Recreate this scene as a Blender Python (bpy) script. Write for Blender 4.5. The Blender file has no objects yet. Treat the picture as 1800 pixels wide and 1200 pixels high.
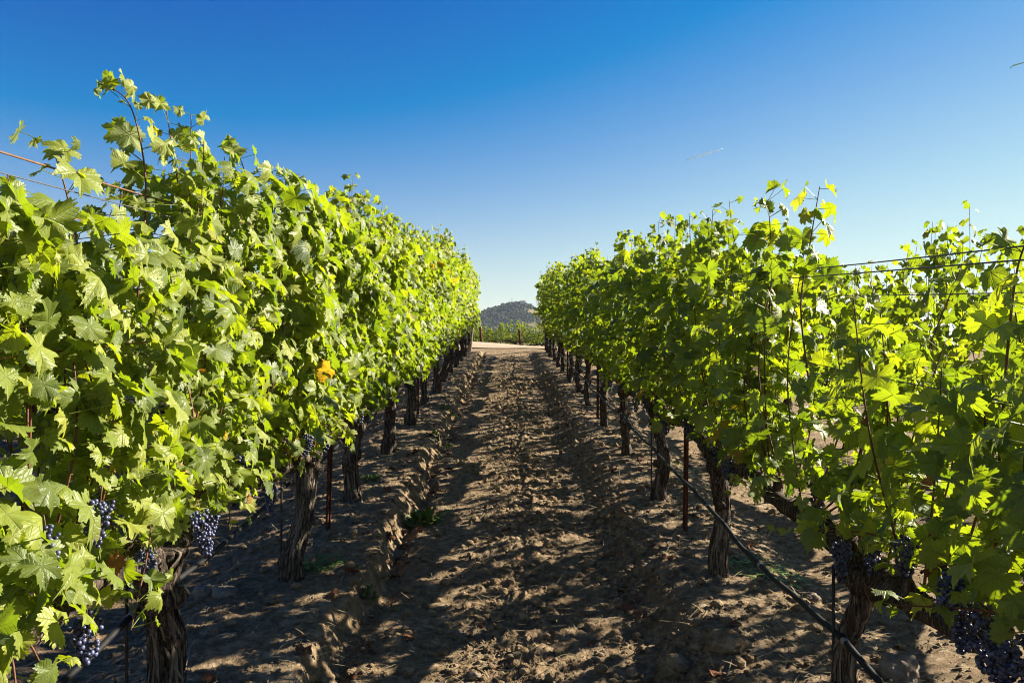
import bpy, math, random
import numpy as np
from mathutils import Vector

S = bpy.context.scene
COL = S.collection
RAD = math.radians

# ------------------------------------------------------------------ camera
CAM_H = 1.6
cam_d = bpy.data.cameras.new("camera")
cam_d.lens = 28.0
cam_d.sensor_width = 36.0
cam_d.clip_start = 0.05
cam_d.clip_end = 20000
cam = bpy.data.objects.new("camera", cam_d)
COL.objects.link(cam)
cam.location = (0, 0, CAM_H)
cam.rotation_euler = (RAD(90), 0, -RAD(0.33))
S.camera = cam

# ------------------------------------------------------------------ sky and sun
SUN_AZ, SUN_EL = 69.0, 25.7            # azimuth clockwise from the row direction (+Y)
w = bpy.data.worlds.new("World")
S.world = w
w.use_nodes = True
nt = w.node_tree
nt.nodes.clear()
out = nt.nodes.new("ShaderNodeOutputWorld")
bg = nt.nodes.new("ShaderNodeBackground")
sky = nt.nodes.new("ShaderNodeTexSky")
sky.sky_type = 'NISHITA'
sky.sun_disc = False
sky.sun_elevation = RAD(SUN_EL)
sky.sun_rotation = RAD(SUN_AZ)
sky.air_density = 1.0
sky.dust_density = 0.0
sky.ozone_density = 4.0
EXPOSURE = 1.9
# deepen the clear sky's blue towards the zenith, per channel
def wm(op, a, b=None, c=None):
    nd = nt.nodes.new("ShaderNodeMath"); nd.operation = op
    for q, v in enumerate((a, b, c)):
        if v is None: continue
        if isinstance(v, (int, float)): nd.inputs[q].default_value = v
        else: nt.links.new(v, nd.inputs[q])
    return nd.outputs[0]
sep = nt.nodes.new("ShaderNodeSeparateColor"); nt.links.new(sky.outputs[0], sep.inputs[0])
def soft(x): return wm('SUBTRACT', 1.0, wm('EXPONENT', wm('MULTIPLY', x, -1.0)))
cr_ = soft(wm('MAXIMUM', wm('POWER', wm('MAXIMUM', wm('DIVIDE', wm('SUBTRACT', sep.outputs[0], 1.34), 2.5), 0.0), 1.05), wm('MULTIPLY', sep.outputs[0], .004)))
cg_ = soft(wm('POWER', wm('DIVIDE', sep.outputs[1], 4.5), 2.2))
cb_ = soft(wm('POWER', wm('DIVIDE', sep.outputs[2], 4.4), 1.35))
comb = nt.nodes.new("ShaderNodeCombineColor")
for q, v in enumerate((cr_, cg_, cb_)): nt.links.new(wm('MULTIPLY', v, 10.0 / 2 ** EXPOSURE), comb.inputs[q])
bg.inputs['Strength'].default_value = 0.1
nt.links.new(comb.outputs[0], bg.inputs['Color'])
nt.links.new(bg.outputs[0], out.inputs['Surface'])

sun_d = bpy.data.lights.new("sun", 'SUN')
sun_d.energy = 5.0
sun_d.angle = RAD(0.5)
sun_d.color = (1.0, 0.93, 0.80)
sun = bpy.data.objects.new("sun", sun_d)
COL.objects.link(sun)
SUNV = Vector((math.sin(RAD(SUN_AZ)) * math.cos(RAD(SUN_EL)), math.cos(RAD(SUN_AZ)) * math.cos(RAD(SUN_EL)), math.sin(RAD(SUN_EL))))
sun.rotation_euler = SUNV.to_track_quat('Z', 'Y').to_euler()
sun.location = (30, 16, 25)
SUNN = np.array(SUNV)

S.view_settings.view_transform = 'Standard'
S.view_settings.look = 'None'
S.view_settings.exposure = EXPOSURE
S.view_settings.gamma = 1.0
S.cycles.max_bounces = 8
S.cycles.diffuse_bounces = 2
S.cycles.transmission_bounces = 5
S.cycles.use_denoising = True
S.cycles.pixel_filter_type = 'BLACKMAN_HARRIS'
S.cycles.filter_width = 1.05

# ------------------------------------------------------------------ noise helpers
def _h(ix, iy, iz, seed):
    n = (ix.astype(np.int64) * 374761393 + iy.astype(np.int64) * 668265263 + iz.astype(np.int64) * 2147483647 + seed * 974634541) & 0xFFFFFFFF
    n = ((n ^ (n >> 13)) * 1274126177) & 0xFFFFFFFF
    n = n ^ (n >> 16)
    return (n & 0xFFFFFF) / float(0xFFFFFF)

def noise(x, y, z=None, seed=0):
    x = np.asarray(x, float); y = np.asarray(y, float)
    z = np.zeros_like(x) if z is None else np.asarray(z, float)
    x, y, z = np.broadcast_arrays(x, y, z)
    ix, iy, iz = np.floor(x), np.floor(y), np.floor(z)
    fx, fy, fz = x - ix, y - iy, z - iz
    fx, fy, fz = [f * f * (3 - 2 * f) for f in (fx, fy, fz)]
    def c(a, b, d): return _h(ix + a, iy + b, iz + d, seed)
    r = 0
    for d, wz in ((0, 1 - fz), (1, fz)):
        r = r + wz * ((1 - fy) * ((1 - fx) * c(0, 0, d) + fx * c(1, 0, d)) + fy * ((1 - fx) * c(0, 1, d) + fx * c(1, 1, d)))
    return r * 2 - 1

def noise2(x, y, seed=0):
    ix, iy = np.floor(x), np.floor(y)
    fx, fy = x - ix, y - iy
    fx, fy = fx * fx * (3 - 2 * fx), fy * fy * (3 - 2 * fy)
    z = np.zeros_like(ix)
    return 2 * ((1 - fy) * ((1 - fx) * _h(ix, iy, z, seed) + fx * _h(ix + 1, iy, z, seed)) + fy * ((1 - fx) * _h(ix, iy + 1, z, seed) + fx * _h(ix + 1, iy + 1, z, seed))) - 1

def sstep(a, b, x):
    t = np.clip((np.asarray(x, float) - a) / (b - a), 0, 1)
    return t * t * (3 - 2 * t)

# ------------------------------------------------------------------ terrain height
SLOPE = 0.0514
ROWX = 1.24
ROWS_ALL = (-6.19, -3.71, -1.24, 1.24, 3.71, 6.19, 8.66)
_py = np.array([-50, 22, 25, 28, 31, 34, 38, 44, 52, 70, 100, 160, 400, 900, 3000.])
_ps = np.array([SLOPE, SLOPE, .042, .028, .014, -.006, -.035, -.05, -.03, -.012, -.004, 0, 0, 0, 0])
_yy = np.linspace(-50, 3000, 30500)
_ss = np.interp(_yy, _py, _ps)
_zz = np.cumsum(_ss) * (_yy[1] - _yy[0])
_zz = _zz - np.interp(0, _yy, _zz)

def base_h(x, y):
    z = np.interp(y, _yy, _zz)
    return z - 0.07 * np.clip(x, -4, 4) * sstep(26, 33, y) * (1 - sstep(60, 120, y))

def ground_h(x, y, fine=True):
    x = np.asarray(x, float); y = np.asarray(y, float)
    z = base_h(x, y)
    row = 1 - sstep(24.6, 26.0, y)
    a = np.zeros_like(x) + 0.0
    berm = np.zeros_like(x)
    w2 = .05 * noise2(x * 7, y * 7, 33) + .025 * noise2(x * 19, y * 19, 34)
    for xr in ROWS_ALL:
        wob = 0.05 * noise2(y * 1.1 + xr, y * 0 + xr, 3) + 0.025 * noise2(y * 4.3, y * 0 + xr, 4)
        d = x - xr
        if xr < 0:      # washed-out bank on the alley side
            b = sstep(-0.75, -0.25, d) * (1 - sstep(0.33 + wob + w2, 0.48 + wob + w2, d))
        else:
            b = sstep(-0.62 + wob, -0.22, d) * (1 - sstep(0.25, 0.75, d))
        berm = np.maximum(berm, b)
    z = z + row * (-0.14 * (1 - berm))
    # erosion gully along the foot of the left bank
    gx = -0.755 + 0.06 * noise2(y * 1.1 - 1.24, y * 0 - 1.24, 3) + 0.05 * noise2(y * 2.7, y * 0, 9)
    gs = 0.35 + 0.65 * sstep(-0.25, 0.35, noise2(y * 0.9, y * 0 + 5, 12))
    z = z - row * gs * 0.075 * np.exp(-((x - gx) / 0.055) ** 2)
    # tilled alley
    mid = np.exp(-((x - 0.1) / 0.28) ** 2) + 0.9 * np.exp(-((x - 0.78) / 0.17) ** 2)
    z = z + row * 0.03 * np.exp(-((x - 0.08) / 0.3) ** 2)
    amp = np.where(np.abs(x) < 1.0, 0.35 + 0.65 * np.clip(mid, 0, 1), 0.55) * (0.25 + 0.75 * row) * (1 - sstep(40, 80, y))
    z = z + 0.03 * noise2(x * 1.3, y * 1.1, 20) * (1 - sstep(60, 100, y))
    if fine:
        def rn(fq, ang, sd):
            c_, s_ = math.cos(ang), math.sin(ang)
            wx = x + .03 * noise2(x * 9 + sd, y * 9, sd + 50); wy = y + .03 * noise2(x * 9, y * 9 + sd, sd + 51)
            return noise2((wx * c_ + wy * s_) * fq, (wy * c_ - wx * s_) * fq, sd)
        n1 = rn(6, .6, 21); n2 = rn(13, 1.0, 22); n2b = rn(17, .25, 25); n3 = rn(31, .45, 23); n4 = rn(63, .8, 24)
        z = z + amp * .86 * (0.018 * n1 + 0.013 * np.abs(n2) - .010 * np.abs(n2b) + 0.012 * n3 + 0.012 * n4 + .009 * rn(118, .3, 26) * (y < 7))
    return z

def gz(x, y): return float(ground_h(np.array([float(x)]), np.array([float(y)]))[0])

# a photograph pixel (1800 wide) at a chosen distance along the rows -> real position
def at(px, py, y): return np.array([(px - 892) / 1400 * y, y, CAM_H + (600 - py) / 1400 * y])

# ------------------------------------------------------------------ mesh builder
class MB:
    def __init__(s): s.v = []; s.f = {}; s.n = 0; s.t = []; s.uv = []; s.mi = {}
    def add(s, v, faces, tint=None, uv=None, mi=0):
        v = np.asarray(v, float).reshape(-1, 3)
        for fa in faces:
            fa = np.asarray(fa, int)
            if fa.size:
                s.f.setdefault(fa.shape[1], []).append(fa + s.n)
                s.mi.setdefault(fa.shape[1], []).append(np.full(len(fa), mi))
        s.v.append(v)
        s.t.append(np.full(len(v), 0.0) if tint is None else np.broadcast_to(np.asarray(tint, float), (len(v),)))
        s.uv.append(np.zeros((len(v), 2)) if uv is None else uv)
        s.n += len(v)
        return s
    def build(s, name, mat, parent=None, smooth=True, loc=None):
        me = bpy.data.meshes.new(name)
        v = np.concatenate(s.v)
        if parent is not None and loc is None: v = v - np.array(parent.matrix_world.translation if parent.parent is None else PWORLD[parent.name])
        if loc is not None: v = v - np.array(loc)
        me.vertices.add(len(v)); me.vertices.foreach_set("co", v.astype(np.float32).ravel())
        loops, starts, tot, mi = [], [], [], []
        o = 0
        for k, fl in s.f.items():
            fa = np.concatenate(fl)
            loops.append(fa.ravel()); starts.append(o + np.arange(len(fa)) * k); tot.append(np.full(len(fa), k)); o += fa.size
            mi.append(np.concatenate(s.mi[k]))
        loops = np.concatenate(loops).astype(np.int32); starts = np.concatenate(starts).astype(np.int32)
        me.loops.add(len(loops)); me.loops.foreach_set("vertex_index", loops)
        me.polygons.add(len(starts)); me.polygons.foreach_set("loop_start", starts)
        me.polygons.foreach_set("use_smooth", np.full(len(starts), smooth))
        mats = mat if isinstance(mat, (list, tuple)) else [mat]
        for m in mats: me.materials.append(m)
        if len(mats) > 1: me.polygons.foreach_set("material_index", np.concatenate(mi).astype(np.int32))
        t = np.concatenate(s.t)
        at_ = me.attributes.new("tint", 'FLOAT', 'POINT'); at_.data.foreach_set("value", t.astype(np.float32))
        uv = np.concatenate(s.uv)
        if np.any(uv):
            ul = me.uv_layers.new(name="UVMap"); ul.data.foreach_set("uv", uv[loops].astype(np.float32).ravel())
        me.update(calc_edges=True); me.validate()
        ob = bpy.data.objects.new(name, me)
        COL.objects.link(ob)
        if parent is not None: ob.parent = parent
        if loc is not None: ob.location = loc
        return ob
PWORLD = {}

def tag(o, label=None, cat=None, group=None, kind=None):
    if label: o["label"] = label
    if cat: o["category"] = cat
    if group: o["group"] = group
    if kind: o["kind"] = kind
    return o

def empty(name, loc):
    o = bpy.data.objects.new(name, None); o.location = loc; o.empty_display_size = 0.1
    COL.objects.link(o); o.matrix_world.translation = Vector(loc)
    return o

def copy_tree(o, parent=None):
    c = o.copy(); COL.objects.link(c)
    if parent is not None: c.parent = parent
    for ch in list(o.children): copy_tree(ch, c)
    return c

def frames(p):
    t = np.gradient(p, axis=0); t /= np.linalg.norm(t, axis=1)[:, None] + 1e-9
    mean = t.mean(0); ref = np.array([1., 0, 0]) if abs(mean[0]) < 0.7 * np.linalg.norm(mean) else np.array([0, 0, 1.])
    a = np.cross(t, ref); a /= np.linalg.norm(a, axis=1)[:, None] + 1e-9
    b = np.cross(t, a)
    return t, a, b

def tube_data(p, r, sides=6, disp=None, cap=True):
    p = np.asarray(p, float); r = np.broadcast_to(np.asarray(r, float), (len(p),))
    t, a, b = frames(p)
    th = np.linspace(0, 2 * np.pi, sides, endpoint=False)
    rr = r[:, None] * np.ones(sides)[None]
    if disp is not None: rr = rr * disp
    v = p[:, None] + rr[..., None] * (np.cos(th)[None, :, None] * a[:, None] + np.sin(th)[None, :, None] * b[:, None])
    n = len(p)
    i, j = np.meshgrid(np.arange(n - 1), np.arange(sides), indexing='ij')
    j2 = (j + 1) % sides
    q = np.stack([i * sides + j, i * sides + j2, (i + 1) * sides + j2, (i + 1) * sides + j], -1).reshape(-1, 4)
    v = v.reshape(-1, 3); fs = [q]
    if cap:
        v = np.concatenate([v, p[:1], p[-1:]])
        k = np.arange(sides); k2 = (k + 1) % sides
        fs.append(np.stack([k2, k, np.full(sides, n * sides)], -1))
        fs.append(np.stack([(n - 1) * sides + k, (n - 1) * sides + k2, np.full(sides, n * sides + 1)], -1))
    return v, fs

def gnarl(p, r, sides, seed, amp=0.2, fibre=9.0, stretch=3.0, twist=1.5, root=0.0):
    """stringy, ridged limb: the radius follows noise stretched along the limb"""
    p = np.asarray(p, float)
    s = np.concatenate([[0], np.cumsum(np.linalg.norm(np.diff(p, axis=0), axis=1))])
    th = np.linspace(0, 2 * np.pi, sides, endpoint=False)
    T, Sg = np.meshgrid(th, s)
    T2 = T + twist * Sg
    lump = noise(np.cos(T2) * 1.1 + 7, np.sin(T2) * 1.1, Sg * 7, seed)
    strands = noise(np.cos(T2) * fibre * .5, np.sin(T2) * fibre * .5, Sg * stretch, seed + 1)
    fine = noise(np.cos(T2) * fibre * 1.3, np.sin(T2) * fibre * 1.3, Sg * stretch * 2.2, seed + 2)
    d = 1 + amp * (0.9 * lump + 0.8 * (1 - 2 * np.abs(strands)) * .7 + 0.45 * fine)
    d = d + root * np.exp(-Sg * 14) * (.6 + .8 * np.sin(3 * T + seed) + .5 * np.sin(5 * T + 2 * seed))
    return tube_data(p, r, sides, np.maximum(d, .3))

def spline(pts, n):
    pts = np.asarray(pts, float); k = len(pts)
    t = np.linspace(0, k - 1, n); i = np.clip(t.astype(int), 0, k - 2); f = (t - i)[:, None]
    P = lambda q: pts[np.clip(q, 0, k - 1)]
    a, b, c, d = P(i - 1), P(i), P(i + 1), P(i + 2)
    return .5 * (2 * b + (c - a) * f + (2 * a - 5 * b + 4 * c - d) * f ** 2 + (3 * b - a - 3 * c + d) * f ** 3)

# ------------------------------------------------------------------ materials
def mat(name):
    m = bpy.data.materials.new(name); m.use_nodes = True
    t = m.node_tree; t.nodes.clear()
    o = t.nodes.new("ShaderNodeOutputMaterial")
    return m, t, o

class G:
    def __init__(s, t): s.t = t
    def n(s, ty, **kw):
        nd = s.t.nodes.new(ty)
        for k, v in kw.items(): setattr(nd, k, v)
        return nd
    def put(s, sock, v):
        if hasattr(v, 'is_output') or isinstance(v, bpy.types.NodeSocket): s.t.links.new(v, sock)
        elif v is not None: sock.default_value = v
    def m(s, op, a, b=None, c=None, clamp=False):
        nd = s.n("ShaderNodeMath", operation=op, use_clamp=clamp)
        s.put(nd.inputs[0], a)
        if b is not None: s.put(nd.inputs[1], b)
        if c is not None: s.put(nd.inputs[2], c)
        return nd.outputs[0]
    def noise(s, scale, detail=4, vec=None, rough=.55, dist=0):
        nd = s.n("ShaderNodeTexNoise"); nd.inputs['Scale'].default_value = scale; nd.inputs['Detail'].default_value = detail
        nd.inputs['Roughness'].default_value = rough; nd.inputs['Distortion'].default_value = dist
        if vec is not None: s.t.links.new(vec, nd.inputs['Vector'])
        return nd.outputs['Fac']
    def ramp(s, fac, stops, interp='LINEAR'):
        nd = s.n("ShaderNodeValToRGB"); cr = nd.color_ramp; cr.interpolation = interp
        while len(cr.elements) < len(stops): cr.elements.new(.5)
        for e, (p, c) in zip(cr.elements, stops):
            e.position = p; e.color = c if len(c) == 4 else (*c, 1)
        s.put(nd.inputs[0], fac)
        return nd.outputs[0]
    def mix(s, fac, a, b, blend='MIX'):
        nd = s.n("ShaderNodeMix", data_type='RGBA', blend_type=blend)
        s.put(nd.inputs[0], fac); s.put(nd.inputs[6], a if not isinstance(a, tuple) or len(a) == 4 else (*a, 1)); s.put(nd.inputs[7], b if not isinstance(b, tuple) or len(b) == 4 else (*b, 1))
        return nd.outputs[2]
    def bump(s, h, strength, dist):
        nd = s.n("ShaderNodeBump"); nd.inputs['Strength'].default_value = strength; nd.inputs['Distance'].default_value = dist
        s.put(nd.inputs['Height'], h)
        return nd.outputs[0]
    def bsdf(s, col, rough=.8, spec=.3, normal=None, metal=0.0, k=.74):
        col = tuple(c * k for c in col[:3]) if isinstance(col, tuple) else s.mix(1.0, col, (k, k, k), 'MULTIPLY')
        nd = s.n("ShaderNodeBsdfPrincipled")
        s.put(nd.inputs['Base Color'], col if not isinstance(col, tuple) or len(col) == 4 else (*col, 1))
        s.put(nd.inputs['Roughness'], rough); nd.inputs['Specular IOR Level'].default_value = spec; nd.inputs['Metallic'].default_value = metal
        if normal is not None: s.t.links.new(normal, nd.inputs['Normal'])
        return nd.outputs[0]
    def coord(s, which='Object'): return s.n("ShaderNodeTexCoord").outputs[which]
    def pos(s): return s.n("ShaderNodeNewGeometry").outputs['Position']
    def attr(s, name): return s.n("ShaderNodeAttribute", attribute_name=name).outputs['Fac']
    def scalev(s, v, sc):
        nd = s.n("ShaderNodeMapping"); nd.inputs['Scale'].default_value = sc; s.t.links.new(v, nd.inputs['Vector']); return nd.outputs[0]

def simple(name, col, rough=.8, spec=.3, var=.35, scale=20, bump=0.0, bscale=60, metal=0.0, col2=None):
    m, t, o = mat(name); g = G(t)
    v = g.pos()
    n = g.noise(scale, 5, v)
    c2 = col2 or tuple(c * (1 - var) for c in col)
    c = g.ramp(n, [(.35, c2), (.65, col)])
    nm = g.bump(g.noise(bscale, 4, v), bump, .01) if bump else None
    t.links.new(g.bsdf(c, rough, spec, nm, metal), o.inputs[0])
    return m

def leaf_material():
    m, t, o = mat("vine_leaf"); g = G(t)
    uv = g.n("ShaderNodeTexCoord").outputs['UV']
    sp = g.n("ShaderNodeSeparateXYZ"); t.links.new(uv, sp.inputs[0])
    u = g.m('ABSOLUTE', g.m('SUBTRACT', sp.outputs[0], .5)); v = g.m('SUBTRACT', sp.outputs[1], .5)
    r = g.m('SQRT', g.m('ADD', g.m('MULTIPLY', u, u), g.m('MULTIPLY', v, v)))
    a = g.m('ARCTAN2', u, v)
    d = None; lat = None
    for ai in (0.0, 0.93, 1.95):
        da = g.m('SUBTRACT', a, ai)
        di = g.m('ADD', g.m('MULTIPLY', r, g.m('ABSOLUTE', g.m('SINE', da))), g.m('MULTIPLY', g.m('LESS_THAN', g.m('COSINE', da), 0), 1.0))
        li = g.m('SUBTRACT', g.m('MULTIPLY', r, g.m('COSINE', da)), g.m('MULTIPLY', di, 0.75))
        if d is None: d, lat = di, li
        else:
            lt = g.m('LESS_THAN', di, d)
            lat = g.m('ADD', g.m('MULTIPLY', li, lt), g.m('MULTIPLY', lat, g.m('SUBTRACT', 1.0, lt)))
            d = g.m('MINIMUM', d, di)
    main = g.m('SUBTRACT', 1.0, g.m('DIVIDE', d, 0.012), clamp=True)
    fr = g.m('ABSOLUTE', g.m('SUBTRACT', g.m('FRACT', g.m('MULTIPLY', lat, 15.0)), 0.5))
    sec = g.m('MULTIPLY', g.m('SUBTRACT', 1.0, g.m('DIVIDE', fr, 0.13), clamp=True), .55)
    vein = g.m('MAXIMUM', main, sec)
    tint = g.attr("tint")
    pos = g.pos()
    n1 = g.noise(35, 3, pos)
    up = g.ramp(tint, [(0, (.050, .078, .010)), (.35, (.20, .245, .027)), (.7, (.38, .395, .055)), (.86, (.36, .33, .045)), (.93, (.42, .30, .03)), (.97, (.33, .13, .03)), (1, (.16, .075, .035))])
    up = g.mix(g.m('MULTIPLY', n1, .45), up, g.mix(.5, up, (.15, .19, .04)))
    # yellowing blotches on some leaves
    bl = g.m('MULTIPLY', g.ramp(g.noise(9, 2, pos), [(.60, (0, 0, 0)), (.74, (1, 1, 1))]), .35)
    up = g.mix(bl, up, (.24, .23, .04))
    edge = g.m('MULTIPLY', g.ramp(r, [(.30, (0, 0, 0)), (.42, (1, 1, 1))]), g.ramp(g.noise(16, 3, pos), [(.56, (0, 0, 0)), (.66, (1, 1, 1))]))
    up = g.mix(g.m('MULTIPLY', edge, .6), up, (.20, .12, .035))
    up = g.mix(g.m('MULTIPLY', vein, .5), up, (.26, .30, .09))
    geo = g.n("ShaderNodeNewGeometry")
    under = g.mix(.5, up, (.20, .25, .13))
    colr = g.mix(geo.outputs['Backfacing'], up, under)
    tr = g.ramp(tint, [(0, (.14, .24, .005)), (.4, (.35, .46, .007)), (.75, (.55, .61, .009)), (.88, (.68, .60, .02)), (.94, (.75, .38, .02)), (.98, (.50, .12, .02)), (1, (.2, .07, .02))])
    tr = g.mix(g.m('MULTIPLY', vein, .45), tr, (.20, .26, .02))
    h = g.m('ADD', g.m('MULTIPLY', vein, -1.0), g.m('MULTIPLY', g.noise(120, 2, pos), .8))
    nm = g.bump(h, .55, .0025)
    b = g.bsdf(colr, g.m('ADD', .46, g.m('MULTIPLY', geo.outputs['Backfacing'], .25)), .36, nm)
    tl = g.n("ShaderNodeBsdfTranslucent"); t.links.new(tr, tl.inputs[0]); t.links.new(nm, tl.inputs[1])
    mx = g.n("ShaderNodeMixShader"); mx.inputs[0].default_value = .38
    t.links.new(b, mx.inputs[1]); t.links.new(tl.outputs[0], mx.inputs[2]); t.links.new(mx.outputs[0], o.inputs[0])
    return m

def bark_material():
    m, t, o = mat("vine_bark"); g = G(t)
    p = g.pos()
    pv = g.scalev(p, (1, 1, .12))
    f = g.noise(95, 5, pv, .65, .6)
    f2 = g.noise(7, 3, p)
    c = g.ramp(f, [(.34, (.014, .010, .008)), (.49, (.070, .050, .036)), (.60, (.20, .155, .115)), (.74, (.44, .36, .28))])
    c = g.mix(g.m('MULTIPLY', f2, .6), c, g.mix(1.0, c, (.55, .5, .46), 'MULTIPLY'))
    c = g.mix(g.m('MULTIPLY', g.attr('tint'), .55), c, (.40, .32, .235))
    nm = g.bump(f, .9, .012)
    t.links.new(g.bsdf(c, .9, .15, nm), o.inputs[0])
    return m

def soil_material(name, pale=False):
    m, t, o = mat(name); g = G(t)
    p = g.pos()
    n1 = g.noise(1.3, 5, p); n2 = g.noise(18, 6, p, .65); n3 = g.noise(110, 4, p, .6)
    if pale:
        c = g.ramp(n2, [(.3, (.36, .265, .165)), (.7, (.50, .385, .26))])
    else:
        c = g.ramp(n2, [(.28, (.12, .080, .044)), (.5, (.265, .185, .104)), (.72, (.50, .375, .235))])
        c = g.mix(g.m('MULTIPLY', g.ramp(n1, [(.4, (0, 0, 0)), (.65, (1, 1, 1))]), .35), c, (.21, .135, .066))
        # beyond the rows the ground is dry grass
        sp = g.n("ShaderNodeSeparateXYZ"); t.links.new(p, sp.inputs[0])
        far = g.n("ShaderNodeMapRange"); far.inputs[1].default_value = 60; far.inputs[2].default_value = 120
        t.links.new(sp.outputs[1], far.inputs[0])
        c = g.mix(far.outputs[0], c, (.20, .17, .07))
    pale_specks = g.ramp(n3, [(.62, (0, 0, 0)), (.75, (1, 1, 1))])  # paler soil specks where the fine noise peaks
    c = g.mix(g.m('MULTIPLY', pale_specks, .45), c, (.50, .40, .27))
    n4 = g.noise(300, 3, p, .6)
    h = g.m('ADD', g.m('MULTIPLY', n2, .8), g.m('ADD', g.m('MULTIPLY', n3, .55), g.m('MULTIPLY', n4, .25)))
    nm = g.bump(h, 1.0 if not pale else .4, .028)
    t.links.new(g.bsdf(c, .95, .1, nm, k=.9), o.inputs[0])
    return m

def grape_material():
    m, t, o = mat("dark_grape"); g = G(t)
    p = g.pos()
    n = g.noise(55, 4, p); n2 = g.noise(14, 2, p)
    c = g.ramp(n, [(.33, (.012, .012, .03)), (.50, (.05, .058, .12)), (.70, (.19, .215, .36))])
    c = g.mix(g.m('MULTIPLY', g.ramp(n2, [(.55, (0, 0, 0)), (.7, (1, 1, 1))]), .4), c, (.03, .012, .03))
    t.links.new(g.bsdf(c, .42, .45), o.inputs[0])
    return m

M = {}
M['leaf'] = leaf_material()
M['bark'] = bark_material()
M['soil'] = soil_material("tilled_soil")
M['road'] = soil_material("road_dirt", True)
M['grape'] = grape_material()
M['cane'] = simple("cane_bark", (.20, .075, .035), .6, .3, .5, 30, .3, 200)
M['petiole'] = simple("petiole_skin", (.24, .13, .035), .5, .3, .4, 30)
M['rust'] = simple("rusty_steel", (.16, .055, .022), .85, .2, .6, 40, .5, 150, col2=(.055, .022, .014))
M['rod'] = simple("dark_steel_rod", (.05, .04, .035), .7, .3, .4, 40)
M['wood'] = simple("weathered_wood", (.34, .28, .21), .9, .15, .45, 30, .5, 120)
M['hose'] = simple("black_polyethylene", (.010, .010, .011), .62, .2, .25, 30, col2=(.022, .019, .016))
M['ring'] = simple("pale_hose_fitting", (.33, .31, .27), .5, .4, .3, 60)
M['wire'] = simple("grey_galvanised_wire", (.10, .09, .085), .55, .5, .4, 40)
M['rustwire'] = simple("rusted_wire", (.24, .115, .055), .75, .3, .4, 40)
M['stone'] = simple("field_stone", (.31, .25, .185), .93, .1, .45, 14, .7, 60, col2=(.17, .125, .085))
M['straw'] = simple("dry_straw", (.46, .37, .20), .75, .2, .4, 15)
M['deadleaf'] = simple("fallen_leaf_tissue", (.24, .10, .045), .85, .15, .6, 12)
M['weed'] = simple("weed_blade", (.15, .23, .03), .55, .3, .45, 40)
M['wood_far'] = simple("oak_canopy", (.045, .060, .022), .9, .1, .5, .08)
def ice():
    m, t, o = mat("ice_trail"); g = G(t)
    a = g.n("ShaderNodeBsdfDiffuse"); a.inputs[0].default_value = (.80, .92, 1, 1)
    c = g.n("ShaderNodeBsdfTranslucent"); c.inputs[0].default_value = (.80, .92, 1, 1)
    mx = g.n("ShaderNodeMixShader"); mx.inputs[0].default_value = .5
    t.links.new(a.outputs[0], mx.inputs[1]); t.links.new(c.outputs[0], mx.inputs[2]); t.links.new(mx.outputs[0], o.inputs[0])
    return m
M['contrail'] = ice()
M['plaster'] = simple("pale_render", (.78, .76, .72), .8, .2, .08, 1)
M['roof'] = simple("tile_roof", (.30, .16, .11), .8, .2, .3, 1)

# ------------------------------------------------------------------ setting: ground, road, hill
def axis(pts):
    o = []
    for a, b, s in pts: o += list(np.arange(a, b, s))
    return np.array(o + [pts[-1][1]])

def ground():
    xs = np.concatenate([[-2500, -1500, -800, -400, -200, -100, -60, -35, -22, -14], axis([(-10, -4, .25), (-4, -1.9, .05), (-1.9, 1.9, .0105), (1.9, 4.5, .04), (4.5, 10, .25)]), [14, 22, 35, 60, 100, 200, 400, 800, 1500, 2500]])
    ys = [-40, -20, -10, -5, -3, -1.5, -.5, .4, 1.2]
    y = 1.5
    while y < 45: ys.append(y); y += max(.0105, .0046 * y)
    while y < 3000: ys.append(y); y *= 1.12
    ys = np.array(ys + [6000.])
    X, Y = np.meshgrid(xs, ys)
    Z = ground_h(X.ravel(), Y.ravel())
    n, mcols = X.shape
    i, j = np.meshgrid(np.arange(n - 1), np.arange(mcols - 1), indexing='ij')
    q = np.stack([i * mcols + j, i * mcols + j + 1, (i + 1) * mcols + j + 1, (i + 1) * mcols + j], -1).reshape(-1, 4)
    b = MB().add(np.stack([X.ravel(), Y.ravel(), Z], -1), [q])
    tag(b.build("ground", M['soil']), kind="structure")
    # pale packed headland road across the end of the rows
    xs = np.linspace(-60, 60, 241); ys = np.linspace(27.2, 37, 60)
    X, Y = np.meshgrid(xs, ys)
    Y = Y + .35 * noise2(X * .5, Y * 0, 31) * (np.abs(Y - 27.2) < 2)
    Z = ground_h(X.ravel(), Y.ravel(), False) + .03
    n, mcols = X.shape
    i, j = np.meshgrid(np.arange(n - 1), np.arange(mcols - 1), indexing='ij')
    q = np.stack([i * mcols + j, i * mcols + j + 1, (i + 1) * mcols + j + 1, (i + 1) * mcols + j], -1).reshape(-1, 4)
    tag(MB().add(np.stack([X.ravel(), Y.ravel(), Z], -1), [q]).build("dirt_road", M['road']), kind="structure")
ground()

HD = 1500.0
_hx = (np.array([200, 500, 600, 700, 800, 845, 870, 890, 905, 922, 932, 942, 955, 975, 1000, 1100, 1300, 1700]) - 892) / 1400 * HD
_hz = CAM_H + (600 - np.array([620, 600, 588, 572, 553, 547.5, 541.5, 535, 532.5, 533, 538, 544.5, 553, 562, 570, 585, 600, 620])) / 1400 * HD
def hill_h(x, y):
    ridge = np.interp(x, _hx, _hz)
    d = (y - HD) / 230.0
    z = ridge * np.where(d < 0, np.exp(-d * d * 1.2), np.exp(-d * d * .5))
    return z + 5 * noise2(x / 60, y / 60, 41) * np.clip(-d, 0, 1) + 2.2 * noise2(x / 22, y / 22, 42) * np.clip(-d, 0, 1) - 2

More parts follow.
